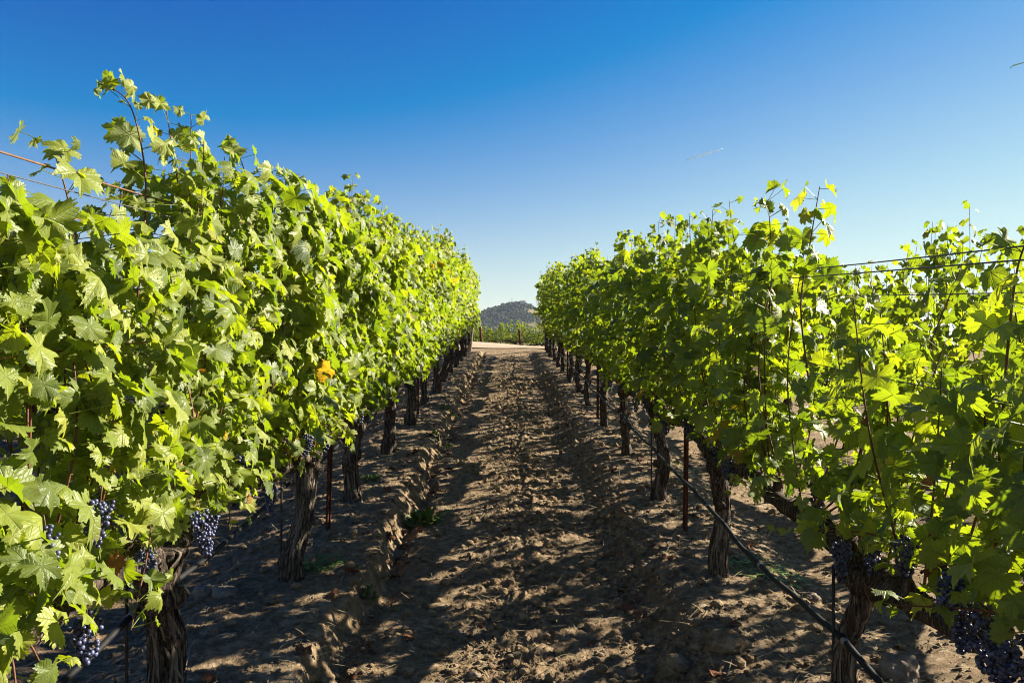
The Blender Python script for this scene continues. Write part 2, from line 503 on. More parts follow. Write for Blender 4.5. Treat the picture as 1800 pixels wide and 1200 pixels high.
def hill():
    m, t, o = mat("hill_dry_grass"); g = G(t)
    p = g.pos(); n = g.noise(.012, 6, p); n2 = g.noise(.06, 4, p)
    c = g.ramp(n, [(.42, (.075, .075, .03)), (.55, (.20, .15, .07)), (.66, (.38, .25, .14))])
    c = g.mix(g.m('MULTIPLY', n2, .5), c, (.07, .075, .03))
    t.links.new(g.bsdf(c, .95, .1), o.inputs[0])
    X, Y = np.meshgrid(np.linspace(_hx[0], _hx[-1], 260), np.linspace(HD - 480, HD + 420, 120))
    Z = hill_h(X.ravel(), Y.ravel())
    n_, mc = X.shape
    i, j = np.meshgrid(np.arange(n_ - 1), np.arange(mc - 1), indexing='ij')
    q = np.stack([i * mc + j, i * mc + j + 1, (i + 1) * mc + j + 1, (i + 1) * mc + j], -1).reshape(-1, 4)
    tag(MB().add(np.stack([X.ravel(), Y.ravel(), Z], -1), [q]).build("hill", m), kind="structure")
    # oak woods over the slope
    rng = np.random.default_rng(5)
    tv, tf = ico(1)
    N = 9000
    x = rng.uniform(-330, 260, N); y = rng.uniform(HD - 420, HD + 30, N)
    keep = noise2(x / 45, y / 45, 47) + .5 * noise2(x / 17, y / 17, 48) > -.22
    x, y = x[keep], y[keep]
    b = MB()
    for a, c in zip(x, y):
        s = rng.uniform(1.8, 3.8)
        v = tv * (s * rng.uniform(.85, 1.25), s, s * rng.uniform(.75, 1.15)) * (1 + .28 * rng.standard_normal((len(tv), 1)))
        z = float(hill_h(np.array([a]), np.array([c]))[0])
        b.add(v + (a, c, z + s * .5), [tf])
    o = b.build("woods", M['wood_far'], smooth=False)
    tag(o, "dark oak woods covering the far hill", "woods", kind="stuff")

def ico(sub):
    import bmesh
    bm = bmesh.new(); bmesh.ops.create_icosphere(bm, subdivisions=sub, radius=1.0)
    bm.verts.ensure_lookup_table()
    v = np.array([x.co[:] for x in bm.verts]); f = np.array([[q.index for q in fc.verts] for fc in bm.faces]); bm.free()
    return v, f
hill()

def prism(b, x0, x1, y0, y1, z0, z1):
    v = [(x, y, z) for z in (z0, z1) for x, y in ((x0, y0), (x1, y0), (x1, y1), (x0, y1))]
    return b.add(v, [np.array([[0, 3, 2, 1], [4, 5, 6, 7], [0, 1, 5, 4], [1, 2, 6, 5], [2, 3, 7, 6], [3, 0, 4, 7]])])

def house(px, y, wd, ht, label):
    x = (px - 892) / 1400 * y; z = float(hill_h(np.array([x]), np.array([y]))[0]) + 1
    r = empty("hill_house", (x, y, z)); tag(r, label, "house")
    prism(MB(), x - wd / 2, x + wd / 2, y - 4, y + 4, z - 2, z + ht).build("wall", M['plaster'], r, False)
    h = z + ht
    v = [(x - wd / 2 - .5, y - 4.5, h), (x + wd / 2 + .5, y - 4.5, h), (x + wd / 2 + .5, y + 4.5, h), (x - wd / 2 - .5, y + 4.5, h), (x - wd / 2 - .5, y, h + 2), (x + wd / 2 + .5, y, h + 2)]
    MB().add(v, [np.array([[0, 1, 5, 4], [2, 3, 4, 5], [0, 3, 2, 1]]), np.array([[0, 4, 3], [1, 2, 5]])]).build("roof", M['roof'], r, False)
house(919, HD - 55, 9, 6, "small pale house just below the hill's summit")
house(866, HD - 260, 7, 5, "small white house low on the hill's wooded flank")
x, z = (900 - 892) / 1400 * HD, float(hill_h(np.array([8.6]), np.array([HD]))[0])
tag(MB().add(*tube_data([(x, HD, z - 1), (x, HD, z + 7), (x, HD, z + 13)], [.55, .4, .2], 6)).add(*tube_data([(x - 1.5, HD, z + 10), (x + 1.5, HD, z + 10)], .25, 5)).build("radio_mast", M['rod']), "thin radio mast standing on the hill's summit", "mast")
# high aircraft trail
c0, c1 = at(1209, 280, 6000), at(1271, 261, 6000)
pts = np.linspace(c0, c1, 30); tt = np.linspace(0, 1, 30)
tag(MB().add(*tube_data(pts, 2.8 + 4.6 * np.sin(np.pi * np.clip(tt, 0, 1)) ** .8 * (1 - .45 * tt), 8)).build("contrail", M['contrail']), "short white contrail high in the blue sky", "contrail")

# ------------------------------------------------------------------ vine leaves
def leaf_template(N, seed):
    rng = np.random.default_rng(seed)
    deg = np.array([0, 10, 20, 29, 35, 40, 48, 58, 68, 77, 84, 90, 100, 114, 128, 142, 155, 166, 174, 180])
    rr = np.array([1.0, .97, .91, .83, .77, .79, .90, .96, .94, .86, .77, .78, .86, .88, .84, .79, .72, .60, .40, .10])
    rr = rr * (1 + .05 * rng.standard_normal(len(rr)))
    if seed % 3 == 1: rr[3:6] *= .80; rr[9:12] *= .82
    if seed == 3: rr[3:6] *= 1.12; rr[9:12] *= 1.08
    th = np.linspace(-180, 180, N, endpoint=False)
    r = np.interp(np.abs(th), deg, rr)
    if N >= 24:
        k_ = np.arange(N); tooth = np.where(k_ % 3 == 0, 1.075, np.where(k_ % 3 == 1, .99, .91)) if N >= 48 else np.where(k_ % 2 == 0, 1.05, .93)
        r = r * (1 + (tooth - 1) * np.clip((176 - np.abs(th)) / 20, 0, 1)) * (1 + .035 * rng.standard_normal(N))
    a = np.radians(th)
    o = np.stack([np.sin(a) * r, np.cos(a) * r], -1)
    inner = o * .52
    p = np.concatenate([[[0, 0]], inner, o])
    if N >= 48: p[1:N + 1] = np.stack([np.convolve(np.r_[p[N, c], p[1:N + 1, c], p[1, c]], [.25, .5, .25], 'valid') for c in (0, 1)], -1)
    k = np.arange(N); k2 = (k + 1) % N
    tri = np.stack([np.zeros(N, int), 1 + k2, 1 + k], -1)
    quad = np.stack([1 + k, 1 + k2, 1 + N + k2, 1 + N + k], -1)
    return p, tri, quad
LEAF = {N: [leaf_template(N, s) for s in range(4)] for N in (72, 32, 18)}

def norm(a): return a / (np.linalg.norm(a, axis=-1, keepdims=True) + 1e-9)

def add_leaves(b, P, T, Nn, size, tint, N, rng):
    """P junction points, T tip directions, Nn normals"""
    L = len(P)
    T = norm(T); Nn = norm(Nn - (Nn * T).sum(-1, keepdims=True) * T); B = np.cross(T, Nn)
    which = rng.integers(0, 4, L)
    for wv in range(4):
        idx = np.where(which == wv)[0]
        if not len(idx): continue
        p, tri, quad = LEAF[N][wv]
        K = len(p); l = len(idx)
        u = p[None, :, 0] * rng.uniform(.9, 1.1, (l, 1)); v = p[None, :, 1] * np.ones((l, 1))
        r2 = u * u + v * v; th = np.arctan2(u, v)
        fold = rng.normal(.02, .26, (l, 1)); droop = rng.normal(.18, .22, (l, 1)); cup = rng.normal(.16, .26, (l, 1))
        wav = rng.normal(0, .16, (l, 1)); ph = rng.uniform(0, 6.28, (l, 1)); wav2 = rng.normal(0, .11, (l, 1))
        skew = rng.normal(0, .12, (l, 1))
        wz = fold * np.abs(u) - droop * v * np.abs(v) - cup * r2 + wav * r2 * np.sin(3 * th + ph) + wav2 * r2 * np.sin(6 * th + ph * 2) - rng.uniform(.02, .10, (l, 1)) * np.cos(6.5 * np.abs(th)) * r2 + skew * u * v + .05 * rng.standard_normal((l, K)) * np.minimum(1, r2) * (.6 if N > 20 else .3)
        s = size[idx][:, None, None]
        V = P[idx][:, None] + s * (u[..., None] * B[idx][:, None] + v[..., None] * T[idx][:, None] + wz[..., None] * Nn[idx][:, None])
        off = (np.arange(l) * K)[:, None, None]
        uv = np.tile(.5 + p * .42, (l, 1))
        b.add(V.reshape(-1, 3), [(tri[None] + off).reshape(-1, 3), (quad[None] + off).reshape(-1, 4)], np.repeat(tint[idx], K), uv)

def add_sticks(b, A, Bp, r):
    """thin three-sided sticks A->B (leaf stalks)"""
    L = len(A); d = norm(Bp - A); ref = np.tile([.3, .2, 1.], (L, 1)); a = norm(np.cross(d, ref)); c = np.cross(d, a)
    vs = []
    for q in (A, Bp):
        for k in range(3):
            th = k * 2.094
            vs.append(q + r * (math.cos(th) * a + math.sin(th) * c))
    V = np.stack(vs, 1).reshape(-1, 3); off = (np.arange(L) * 6)[:, None, None]
    q = np.array([[0, 1, 4, 3], [1, 2, 5, 4], [2, 0, 3, 5]])
    b.add(V, [(q[None] + off).reshape(-1, 4)], .5)

# top of the canopy above the soil, along each row
TOPL = ([-1, .6, 1.2, 1.75, 2.05, 2.3, 2.5, 2.75, 2.95, 3.2, 3.7, 4.4, 5, 7, 9, 11.4, 14, 25], [1.8, 1.8, 1.85, 1.87, 1.86, 1.84, 1.80, 2.02, 2.18, 2.2, 2.26, 2.16, 2.2, 2.36, 2.42, 2.52, 2.55, 2.7])
TOPR = ([-1, 1, 1.6, 1.96, 2.1, 2.26, 2.5, 2.85, 3.1, 3.3, 3.5, 3.75, 4.1, 4.5, 5, 7.6, 12, 25], [1.7, 1.62, 1.66, 1.62, 1.56, 1.68, 1.58, 1.58, 1.70, 1.80, 1.80, 1.98, 1.93, 2.0, 1.97, 2.14, 2.24, 2.4])

GRAPES = []
def grape_mesh(seed, sub):
    rng = np.random.default_rng(seed); b = MB(); tv, tf = ico(sub)
    Lg = rng.uniform(.15, .20); n = int(rng.integers(80, 110))
    pts = []
    for k in range(4000):
        if len(pts) >= n: break
        t = rng.uniform(0, 1); R = .042 * (1 - t) ** .6 * (1 if t > .12 else .75) + .010
        a = rng.uniform(0, 6.28); rad = R * math.sqrt(rng.uniform(.05, 1))
        p = np.array([math.cos(a) * rad, math.sin(a) * rad, -.02 - t * Lg])
        if all(np.linalg.norm(p - q) > .0122 for q in pts): pts.append(p)
    for p in pts:
        s = rng.uniform(.0072, .0090)
        b.add(tv * s * (1, 1, 1.06) + p, [tf])
    ob = b.build("grape_cluster", M['grape'])
    me = ob.data
    bpy.data.objects.remove(ob)
    sb = MB().add(*tube_data([(0, 0, .03), (.003, 0, 0), (0, .002, -.05), (0, 0, -.12)], [.0022, .002, .0016, .001], 5))
    so = sb.build("stalk", M['petiole']); sm = so.data; bpy.data.objects.remove(so)
    return me, sm
GRAPES = [grape_mesh(s, 2) for s in (1, 2, 3, 4)]
GRAPES_LO = [grape_mesh(s, 1) for s in (5, 6)]

def place_cluster(root, pos, rng, near, boost=1.0):
    me, sm = (GRAPES if near else GRAPES_LO)[int(rng.integers(0, 4 if near else 2))]
    o = bpy.data.objects.new("grape_cluster", me); COL.objects.link(o); o.parent = root
    o.location = Vector(pos) - root.location
    o.rotation_euler = (rng.normal(0, .15), rng.normal(0, .15), rng.uniform(0, 6.28))
    sc = rng.uniform(.72, .98) * boost; o.scale = (sc, sc, sc * rng.uniform(.9, 1.1))
    if near:
        s = bpy.data.objects.new("stalk", sm); COL.objects.link(s); s.parent = o

def vine(xr, y, seed, label, group, top, lod, extra=(), clusters=(), nshoot=21, canes=True, nclus=6, head_dx=0.0, hang=4, tr=(.05, .058), dens=1.0, fill=(40, 40)):
    rng = np.random.default_rng(seed)
    z0 = gz(xr, y) - .02
    root = empty("grapevine", (xr, y, z0)); tag(root, label, "grapevine", group)
    near = lod >= 60
    # trunk
    lean = rng.normal(0, .02) + head_dx; ly = rng.normal(0, .04)
    hz = .70 + rng.normal(0, .015)
    kp = [(xr, y, z0 - .06), (xr + rng.normal(0, .018), y + rng.normal(0, .02), z0 + .14), (xr + lean * .4 + rng.normal(0, .022), y + ly * .5 + rng.normal(0, .03), z0 + .38), (xr + lean, y + ly, z0 + hz - .1), (xr + lean, y + ly, z0 + hz + .04)]
    ns = 70 if near else 26
    p = spline(kp, ns); s = np.linspace(0, 1, ns)
    R = rng.uniform(*tr)
    prof = R * (1 + .45 * np.exp(-s * 7) + .55 * np.exp(-((s - .96) / .12) ** 2) - .10 * np.exp(-((s - .6) / .2) ** 2))
    prof[-1] *= .45
    if ns > 30: prof[-2] *= .75; prof[-3] *= .92
    b = MB().add(*gnarl(p, prof, 56 if near else 18, seed, .34, 8, 2.6, 3.0 if seed % 2 else -2.0, .32))
    for k in range(5 if lod >= 32 else 2):      # old pruning knobs
        i0 = int(rng.uniform(.35, .97) * (ns - 1)); a0 = rng.uniform(0, 6.28)
        dv = np.array([math.cos(a0), math.sin(a0), rng.uniform(.1, .9)]); c0 = p[i0] + dv * prof[i0] * .5
        kr = rng.uniform(.018, .032)
        b.add(*gnarl(np.array([c0, c0 + dv * kr, c0 + dv * kr * 1.8, c0 + dv * kr * 2.2, c0 + dv * kr * 2.35]), np.array([kr * 1.2, kr * 1.1, kr, kr * .75, kr * .2]), 14, seed + 30 + k, .3, 5, 9))
    if lod >= 32:      # peeling bark strips
        for k in range(110 if near else 26):
            a0 = rng.uniform(0, 6.28); t0 = rng.uniform(.05, .85); ln = rng.uniform(.08, .26)
            zz = np.linspace(t0, min(1, t0 + ln / hz), 7)
            c = np.stack([np.interp(zz, s, p[:, i]) for i in range(3)], -1); rr = np.interp(zz, s, prof)
            lift = np.array([.06, .1, .14, .16, .2, .3, .5]) * rng.uniform(.1, 1.0)
            if rng.random() < .5: lift = lift[::-1]
            aa = a0 + np.linspace(0, rng.normal(0, .35), 7)
            rad = rr * (1.04 + lift * .95)
            wd = rng.uniform(.0025, .009)
            ctr = c + np.stack([np.cos(aa) * rad, np.sin(aa) * rad, 0 * aa], -1)
            side = np.stack([-np.sin(aa), np.cos(aa), 0 * aa], -1) * wd * np.array([.4, .9, 1, 1, .9, .7, .2])[:, None]
            V = np.concatenate([ctr - side, ctr + side]); kk = np.arange(6)
            b.add(V, [np.stack([kk, kk + 1, kk + 8, kk + 7], -1)], rng.uniform(.2, 1))
    b.build("trunk", M['bark'], root)
    head = p[-1]
    # cordon arms with spurs
    arms = []
    for sg in (-1, 1):
        end_y = y + sg * rng.uniform(.78, .9)
        kp = [head + (0, sg * .01, -.07), head + (rng.normal(0, .02), sg * .16, -.01), (xr + rng.normal(0, .02), y + sg * .45, z0 + .745 + SLOPE * sg * .45 + rng.normal(0, .015)), (xr + rng.normal(0, .02), end_y, z0 + .76 + SLOPE * sg * .84)]
        na = 46 if near else 16
        q = spline(kp, na); t = np.linspace(0, 1, na)
        pr = (.055 * (1 - t) + .030 * t) * (1 + .3 * np.maximum(0, np.sin(t * 38 + seed)) ** 4) * np.where(t > .97, .5, 1)
        b = MB().add(*gnarl(q, pr, 26 if near else 10, seed + 7 + sg, .26, 8, 5))
        for k in range(6):
            c = q[int((.12 + .15 * k) * (na - 1))]
            d = np.array([rng.normal(0, .02), rng.normal(0, .02), .075])
            b.add(*gnarl(spline([c, c + d * .5 + rng.normal(0, .008, 3), c + d], 8), np.array([.02, .021, .019, .018, .017, .019, .018, .008]) * rng.uniform(.8, 1.15), 10, seed + k, .25, 6, 6))
        b.build("cordon", M['bark'], root)
        arms.append(q)
    cord = np.concatenate([arms[0][::-1], arms[1]])
    # shoots
    P, T, Nn, Sz, Ti, St = [], [], [], [], [], []
    fol = MB(); szf = .84 if y < 3.5 and abs(xr) < 2 else 1.0
    shoots = []
    dh = rng.normal(0, .10) if y > 6 else 0; bmp = .07 if y < 4 else .13
    ys = np.linspace(y - .93, y + .93, nshoot) + rng.normal(0, .03, nshoot)
    for yy in ys:
        c = np.array([np.interp(yy, cord[:, 1], cord[:, 0]), yy, np.interp(yy, cord[:, 1], cord[:, 2]) + .06])
        H = top(yy) + dh + bmp * math.cos((yy - y) * 3.43) - .06 + rng.normal(0, .09) - (rng.random() < .2) * rng.uniform(.1, .4)
        zt = float(base_h(np.array([xr]), np.array([yy]))[0]) + H
        sx = rng.choice([-1, 1]) * rng.uniform(.02, .17)
        mid = c + np.array([sx * .9, rng.normal(0, .05), (zt - c[2]) * .5])
        tip = np.array([xr + sx * rng.uniform(.3, 1.2) + rng.normal(0, .05), yy + rng.normal(0, .08), zt])
        shoots.append((spline([c, mid, tip], 26), 1.0, False))
    for k in range(hang):   # drooping shoots below the wire
        yy = rng.uniform(y - .85, y + .85); sd = rng.choice([-1, 1]); fin = rng.uniform(-.10, .04)
        c = np.array([xr, yy, z0 + .82 + SLOPE * (yy - y)])
        shoots.append((spline([c, c + (sd * .14, rng.normal(0, .08), .10), c + (sd * rng.uniform(.18, .3), rng.normal(0, .15), fin)], 12), .8, False))
    for ex in extra: shoots.append((spline(ex, 40), 1.15 if ex[-1][2] < 2.3 or xr < 0 else .55, True))
    for (pts, sc, custom) in shoots:
        seg = np.concatenate([[0], np.cumsum(np.linalg.norm(np.diff(pts, axis=0), axis=1))]); Ltot = seg[-1]
        n = len(pts)
        rad = np.linspace(.0046, .0016, n)
        if canes: MB().add(*tube_data(pts, rad, 7 if near else 5)).build("cane", M['cane'], root)
        s0 = .05 if not custom else .25
        side = 1
        dstep = .064 if not custom else .058
        while s0 < Ltot:
            f = s0 / Ltot
            c = np.array([np.interp(s0, seg, pts[:, i]) for i in range(3)])
            reps = 1 + ((rng.random() < .85 * dens * (1 - f * .45)) + (rng.random() < .7 * dens * (1 - f * .6)) + (rng.random() < .35 * dens * (1 - f)) if not custom else (rng.random() < .75) + (rng.random() < .3))
            for q in range(reps):
                az = (0 if side > 0 else math.pi) + rng.normal(0, .75)
                if q: az += rng.normal(0, 1.0)
                o = np.array([math.cos(az), math.sin(az), 0])
                pl = rng.uniform(.05, .13) * (1 if q == 0 else 1.4) * (1 - .45 * f)
                pos = c + o * pl + np.array([0, 0, rng.uniform(-.01, .05)])
                sz = szf * rng.uniform(.034, .083) * (.6 if rng.random() < .1 else 1) * (1 if q == 0 else .86) * (1 - .38 * max(0, f - .75) / .25) * sc
                t = o * rng.uniform(.15, .9) + np.array([0, 0, -rng.uniform(.15, 1.0)]) + rng.normal(0, .28, 3)
                nn = o * rng.uniform(.35, 1.1) + np.array([0, 0, rng.uniform(.15, .8)]) + SUNN * .45 + rng.normal(0, .32, 3)
                P.append(pos); T.append(t); Nn.append(nn); Sz.append(sz); St.append(c)
                low = max(0, 1 - (pos[2] - z0 - .7) / .35)
                x = rng.random()
                if x < .004 + .035 * low: ti = rng.uniform(.93, 1)
                elif x < .018 + .06 * low: ti = rng.uniform(.80, .93)
                else: ti = np.clip(rng.beta(2.2, 2.2) * .72 + .1 * f, 0, .78)
                Ti.append(ti)
            side = -side; s0 += dstep * rng.uniform(.8, 1.25) * (1 if f < .7 else .72)
    # leaves of the side shoots that clothe the two faces of the hedge
    for sd, cnt in ((1, fill[0]), (-1, fill[1])):
        k = 0
        while k < cnt:
            yy = y + rng.uniform(-.93, .93); bz = float(base_h(np.array([xr]), np.array([yy]))[0])
            lo = (.92 if y < 2 else .82) if xr < 0 else (.78 if 2 < y < 4 else 1.0); hgt = lo + (top(yy) - (.06 if y < 5 and xr < 0 else .22) - lo) * rng.random() ** .85
            cl = float(noise2(np.array([yy * 3.1]), np.array([hgt * 3.4 + xr]), seed % 50))
            if cl < rng.uniform(-.75, .15): continue
            k += 1
            if rng.random() < .25 * (hgt < lo + .12): continue
            dep = (.17 if y > 4 else .12) + .12 * cl + rng.uniform(0, .15) * (1 - .35 * max(0, hgt - 1.3))
            pos = np.array([xr + sd * dep, yy, bz + hgt])
            if any(abs(pos[1] - c[1]) < .15 and -.26 < pos[2] - c[2] < .08 for c in clusters): continue
            o = np.array([sd, rng.normal(0, .55), 0])
            P.append(pos); St.append(pos - o * .09 - (0, 0, .02))
            T.append(o * rng.uniform(.1, .7) + np.array([0, 0, -rng.uniform(.2, 1.0)]) + rng.normal(0, .3, 3))
            Nn.append(o * rng.uniform(.4, 1.1) + np.array([0, 0, rng.uniform(.1, .8)]) + SUNN * (.8 if xr < 0 else .4) + rng.normal(0, .32, 3))
            Sz.append(szf * rng.uniform(.036, .082) * (.6 if rng.random() < .1 else 1)); x = rng.random()
            Ti.append(rng.uniform(.80, .96) if x < .015 else np.clip(rng.beta(2.2, 2.2) * .74, 0, .78))
    P, T, Nn, Sz, Ti, St = map(np.array, (P, T, Nn, Sz, Ti, St))
    add_leaves(fol, P, T, Nn, Sz, Ti, lod, rng)
    if near:
        pe = MB(); add_sticks(fol, St, P, .0014)
    fol.build("foliage", M['leaf'], root)
    for c in clusters: place_cluster(root, c, rng, True, .82 if xr < 0 else .9)
    for k in range(nclus):
        yy = y + rng.uniform(-.8, .8)
        sx = rng.choice([-1, 1]) * rng.uniform(.03, .11)
        place_cluster(root, (xr + sx, yy, z0 + .80 + SLOPE * (yy - y) + rng.uniform(-.05, .16)), rng, near)
    return root

# ------------------------------------------------------------------ the two rows beside the alley
topL = lambda yy: float(np.interp(yy, *TOPL))
topR = lambda yy: float(np.interp(yy, *TOPR))
VY = [1.02, 2.86, 4.68, 6.48, 8.32, 10.2, 12.0, 13.8, 15.65, 17.5, 19.3, 21.15, 23.0, 24.7]
ORD = ["first", "second", "third", "fourth", "fifth", "sixth", "seventh", "eighth", "ninth", "tenth", "eleventh", "twelfth", "thirteenth", "last"]
LAB_L = {0: "lush grapevine nearest the camera in the left row, large leaves at the picture's edge",
         1: "gnarled grapevine with thick pale trunk and one tall arching shoot, left row",
         2: "grapevine in the left row just before the rusty post, moss at its foot"}
LAB_R = {0: "backlit grapevine nearest the camera in the right row, with dark grapes hanging low",
         1: "backlit grapevine with dark shaded trunk crossed by the hose, front of right row",
         2: "backlit grapevine with tall shoots, right row, just before the rusty post"}
EXL = {1: [[(-1.25, 2.70, 1.75), (-1.27, 2.80, 2.06), (-1.30, 2.85, 2.26), (-1.36, 2.86, 2.46), (-1.46, 2.84, 2.52)],
           [(-1.24, 2.36, 1.55), (-1.25, 2.33, 1.85), (-1.27, 2.30, 2.03), (-1.30, 2.28, 2.16)]],
       2: [[(-1.24, 3.80, 1.9), (-1.25, 3.74, 2.2), (-1.22, 3.72, 2.36), (-1.26, 3.70, 2.50)]]}
EXR = {1: [[(1.22, 3.22, 1.45), (1.20, 3.25, 1.75), (1.23, 3.22, 2.02), (1.25, 3.18, 2.22)],
           [(1.24, 2.0, 1.3), (1.25, 1.98, 1.6), (1.26, 1.96, 1.78), (1.29, 1.95, 1.88)],
           [(1.22, 3.72, 1.6), (1.24, 3.74, 2.0), (1.22, 3.72, 2.26)]],
       0: [[(1.45, 1.55, 1.4), (1.52, 1.85, 1.85), (1.46, 1.98, 2.2), (1.345, 2.0, 2.335)]]}
CLL = {1: [at(180, 868, 2.02), at(350, 890, 2.52), at(252, 958, 2.36), at(80, 915, 1.9), at(545, 760, 4.3)],
       2: [at(458, 750, 4.0), at(490, 740, 4.2)]}
CLR = {1: [at(1680, 1005, 1.95), at(1700, 1050, 1.93), at(1590, 940, 2.36), at(1535, 950, 2.62), at(1745, 1075, 1.86)],
       0: [at(1785, 1105, 1.76), at(1770, 1120, 1.8)],
       2: [at(1275, 730, 4.6), at(1262, 770, 4.7), at(1250, 700, 4.9)],
       3: [at(1195, 715, 6.2), at(1165, 690, 6.5)]}
for k, y in enumerate(VY):
    lod = 72 if k < 4 else (32 if k < 8 else 18)
    nc = 4 if k < 2 else 7
    vine(-ROWX, y, 100 + k, LAB_L.get(k, f"leafy grapevine, {ORD[k]} from the camera in the sunlit left row"), "grapevines in the left row", topL, lod, EXL.get(k, ()), CLL.get(k, ()), nclus=nc, tr=(.056, .058) if k == 1 else (.047, .057), fill=(380, 90) if k == 0 else (470, 110) if k < 5 else (190, 30), dens=1.25, nshoot=26, head_dx=.035 if k in (1, 2) else 0, hang=4 if k in (0, 1) else 5)
    vine(ROWX, y, 300 + k, LAB_R.get(k, f"leafy grapevine, {ORD[k]} from the camera in the backlit right row"), "grapevines in the right row", topR, lod, EXR.get(k, ()), CLR.get(k, ()), nclus=nc, tr=(.036, .045), fill=(150, 80) if k < 4 else (70, 60), dens=.88 if k < 4 else .85, nshoot=21, hang=10 if k == 1 else 5, head_dx=0)

# vines of the rows beyond, copied from three plants
protos = []
for i in range(5):
    r = vine(3.71, 30, 500 + i, "tmp", "grapevines in the row behind", lambda yy: 1.92, 18, nclus=3, canes=(i < 3), nshoot=20, hang=12, dens=1.0 if i < 3 else .45)
    protos.append(r)
first = [True] * 5
def plant(i, x, y, rot, sz, label, group):
    if first[i]: r = protos[i]; first[i] = False
    else: r = copy_tree(protos[i])
    r.location = (x, y, gz(x, y) - (.10 if x > 3 and y < 30 else .02)); r.rotation_euler = (0, 0, rot); r.scale = (1, 1, sz)
    tag(r, label, "grapevine", group)
rng = random.Random(4)
for k, y in enumerate(VY[1:]):
    plant(k % 3, 3.71, y + .3, math.pi * (k % 2), rng.uniform(1.05, 1.12), "grapevine in the second row to the right, seen behind the right row", "grapevines of the second row to the right")
    if k >= 2: plant((k + 1) % 3, -3.71, y + .2, math.pi * ((k + 1) % 2), rng.uniform(.95, 1.05), "grapevine in the second row to the left, hidden behind the left row", "grapevines of the second row to the left")
# the block beyond the headland road: rows seen from their ends
for q in range(2):
    for j in range(-8, 8):
        x = .4 + 1.83 * j + .6 * q; y = 51.0 + .12 * x + q * 2.6
        plant(3 + (j + q) % 2, x, y, math.pi / 2 + math.pi * (j % 2), rng.uniform(.80, 1.10), "sunlit grapevine in the block beyond the pale dirt road", "grapevines beyond the dirt road")

# ------------------------------------------------------------------ posts, stakes, wires, hoses
def tpost(x, y, h, label, lean=(0, 0), mat_=None, group="rusty trellis posts"):
    z = gz(x, y)
    r = empty("trellis_post", (x, y, z)); tag(r, label, "post", group)
    b = MB(); f = .017
    prof = np.array([(-f, -.004), (-.004, -.004), (-.004, -.03), (.004, -.03), (.004, -.004), (f, -.004), (f, .004), (-f, .004)])
    lv = np.array([-.2, 0, h * .5, h]); V = []
    for q in lv: V.append(np.column_stack([prof[:, 0] + x + lean[0] * q / h, prof[:, 1] + y + lean[1] * q / h, np.full(8, z + q)]))
    V = np.concatenate(V); fs = []
    for i in range(3):
        for j in range(8): fs.append([i * 8 + j, i * 8 + (j + 1) % 8, (i + 1) * 8 + (j + 1) % 8, (i + 1) * 8 + j])
    b.add(V, [np.array(fs), np.array([[24, 25, 30, 31], [26, 27, 28, 25]]) if False else np.array([[24, 25, 30, 31], [25, 26, 27, 28], [25, 28, 29, 30]])])
    b.build("shaft", mat_ or M['rust'], r, False)
    c = MB()
    for hh in (.42, .75, 1.15, 1.5, 1.8):
        if hh < h: c.add(*tube_data([(x - .02, y - .034, z + hh), (x, y - .036, z + hh + .003), (x + .02, y - .034, z + hh)], .0035, 5))
    c.build("wire_clip", M['wire'], r)
    return r
tpost(-1.265, 5.62, 1.65, "thin rusty steel post between second and third trunk of the left row", (.05, 0))
tpost(1.24, 5.55, 1.62, "thin rusty steel post between third and fourth trunk of the right row", (.02, 0))
tpost(1.235, 10.9, 1.8, "rusty steel post further along the right row, beside the hose's kink", (.01, 0))
tpost(-1.25, 11.1, 2.0, "rusty steel post midway along the left row, deep among trunks")
tpost(1.24, 16.4, 1.8, "small distant rusty steel post in the far half of the right row")
tpost(-1.24, 16.6, 2.0, "small distant rusty steel post in the far half of the left row")

def round_post(name, a, b_, r, m, label, group=None):
    a = np.array(a, float); b_ = np.array(b_, float)
    p = np.linspace(a - (b_ - a) * .1, b_, 12)
    o = MB().add(*gnarl(p, np.full(12, r), 14, int(abs(a[0] * 100)) + 3, .06, 8, 2)).build(name, m, loc=tuple(a))
    return tag(o, label, "post", group)
zl = gz(-1.2, 25.9)
round_post("end_post", (-1.22, 25.9, zl), (-1.12, 25.6, zl + 1.0), .06, M['wood'], "pale leaning wooden end post closing the left row at the dirt road")
zr = gz(1.24, 25.6)
round_post("end_post", (1.26, 25.8, zr), (1.26, 25.8, zr + 1.9), .055, M['rust'], "reddish brown end post closing the right row at the dirt road")
for j in range(-2, 3):
    x = 1.0 - 2.47 * j - .15; y = 50.4 + .12 * x; z = gz(x, y)
    round_post("end_post", (x, y, z), (x - .1, y + .05, z + 1.55), .075, M['rust'], "brown end post before the sunlit vines beyond the dirt road", "end posts beyond the dirt road")

def stake(x, y, h, label, r=.006, m=None, lean=0):
    z = gz(x, y)
    o = MB().add(*tube_data([(x, y, z - .15), (x + lean * .5, y, z + h * .5), (x + lean, y, z + h)], r, 8)).build("vine_stake", m or M['rod'], loc=(x, y, z))
    tag(o, label, "stake", "thin vine stakes")
stake(-1.335, 2.80, 1.1, "thin dark stake just left of the thick pale trunk, left row")
stake(-1.315, 4.64, 1.1, "thin dark stake beside the second visible trunk of the left row")
stake(1.165, 2.84, .68, "thin dark stake beside the front shaded trunk of the right row")
stake(-1.265, 4.78, 2.30, "grey wooden stake with its tip above the leaves of the left row", .011, M['wood'])
stake(1.165, 6.44, .9, "thin dark stake beside the fourth trunk of the right row")

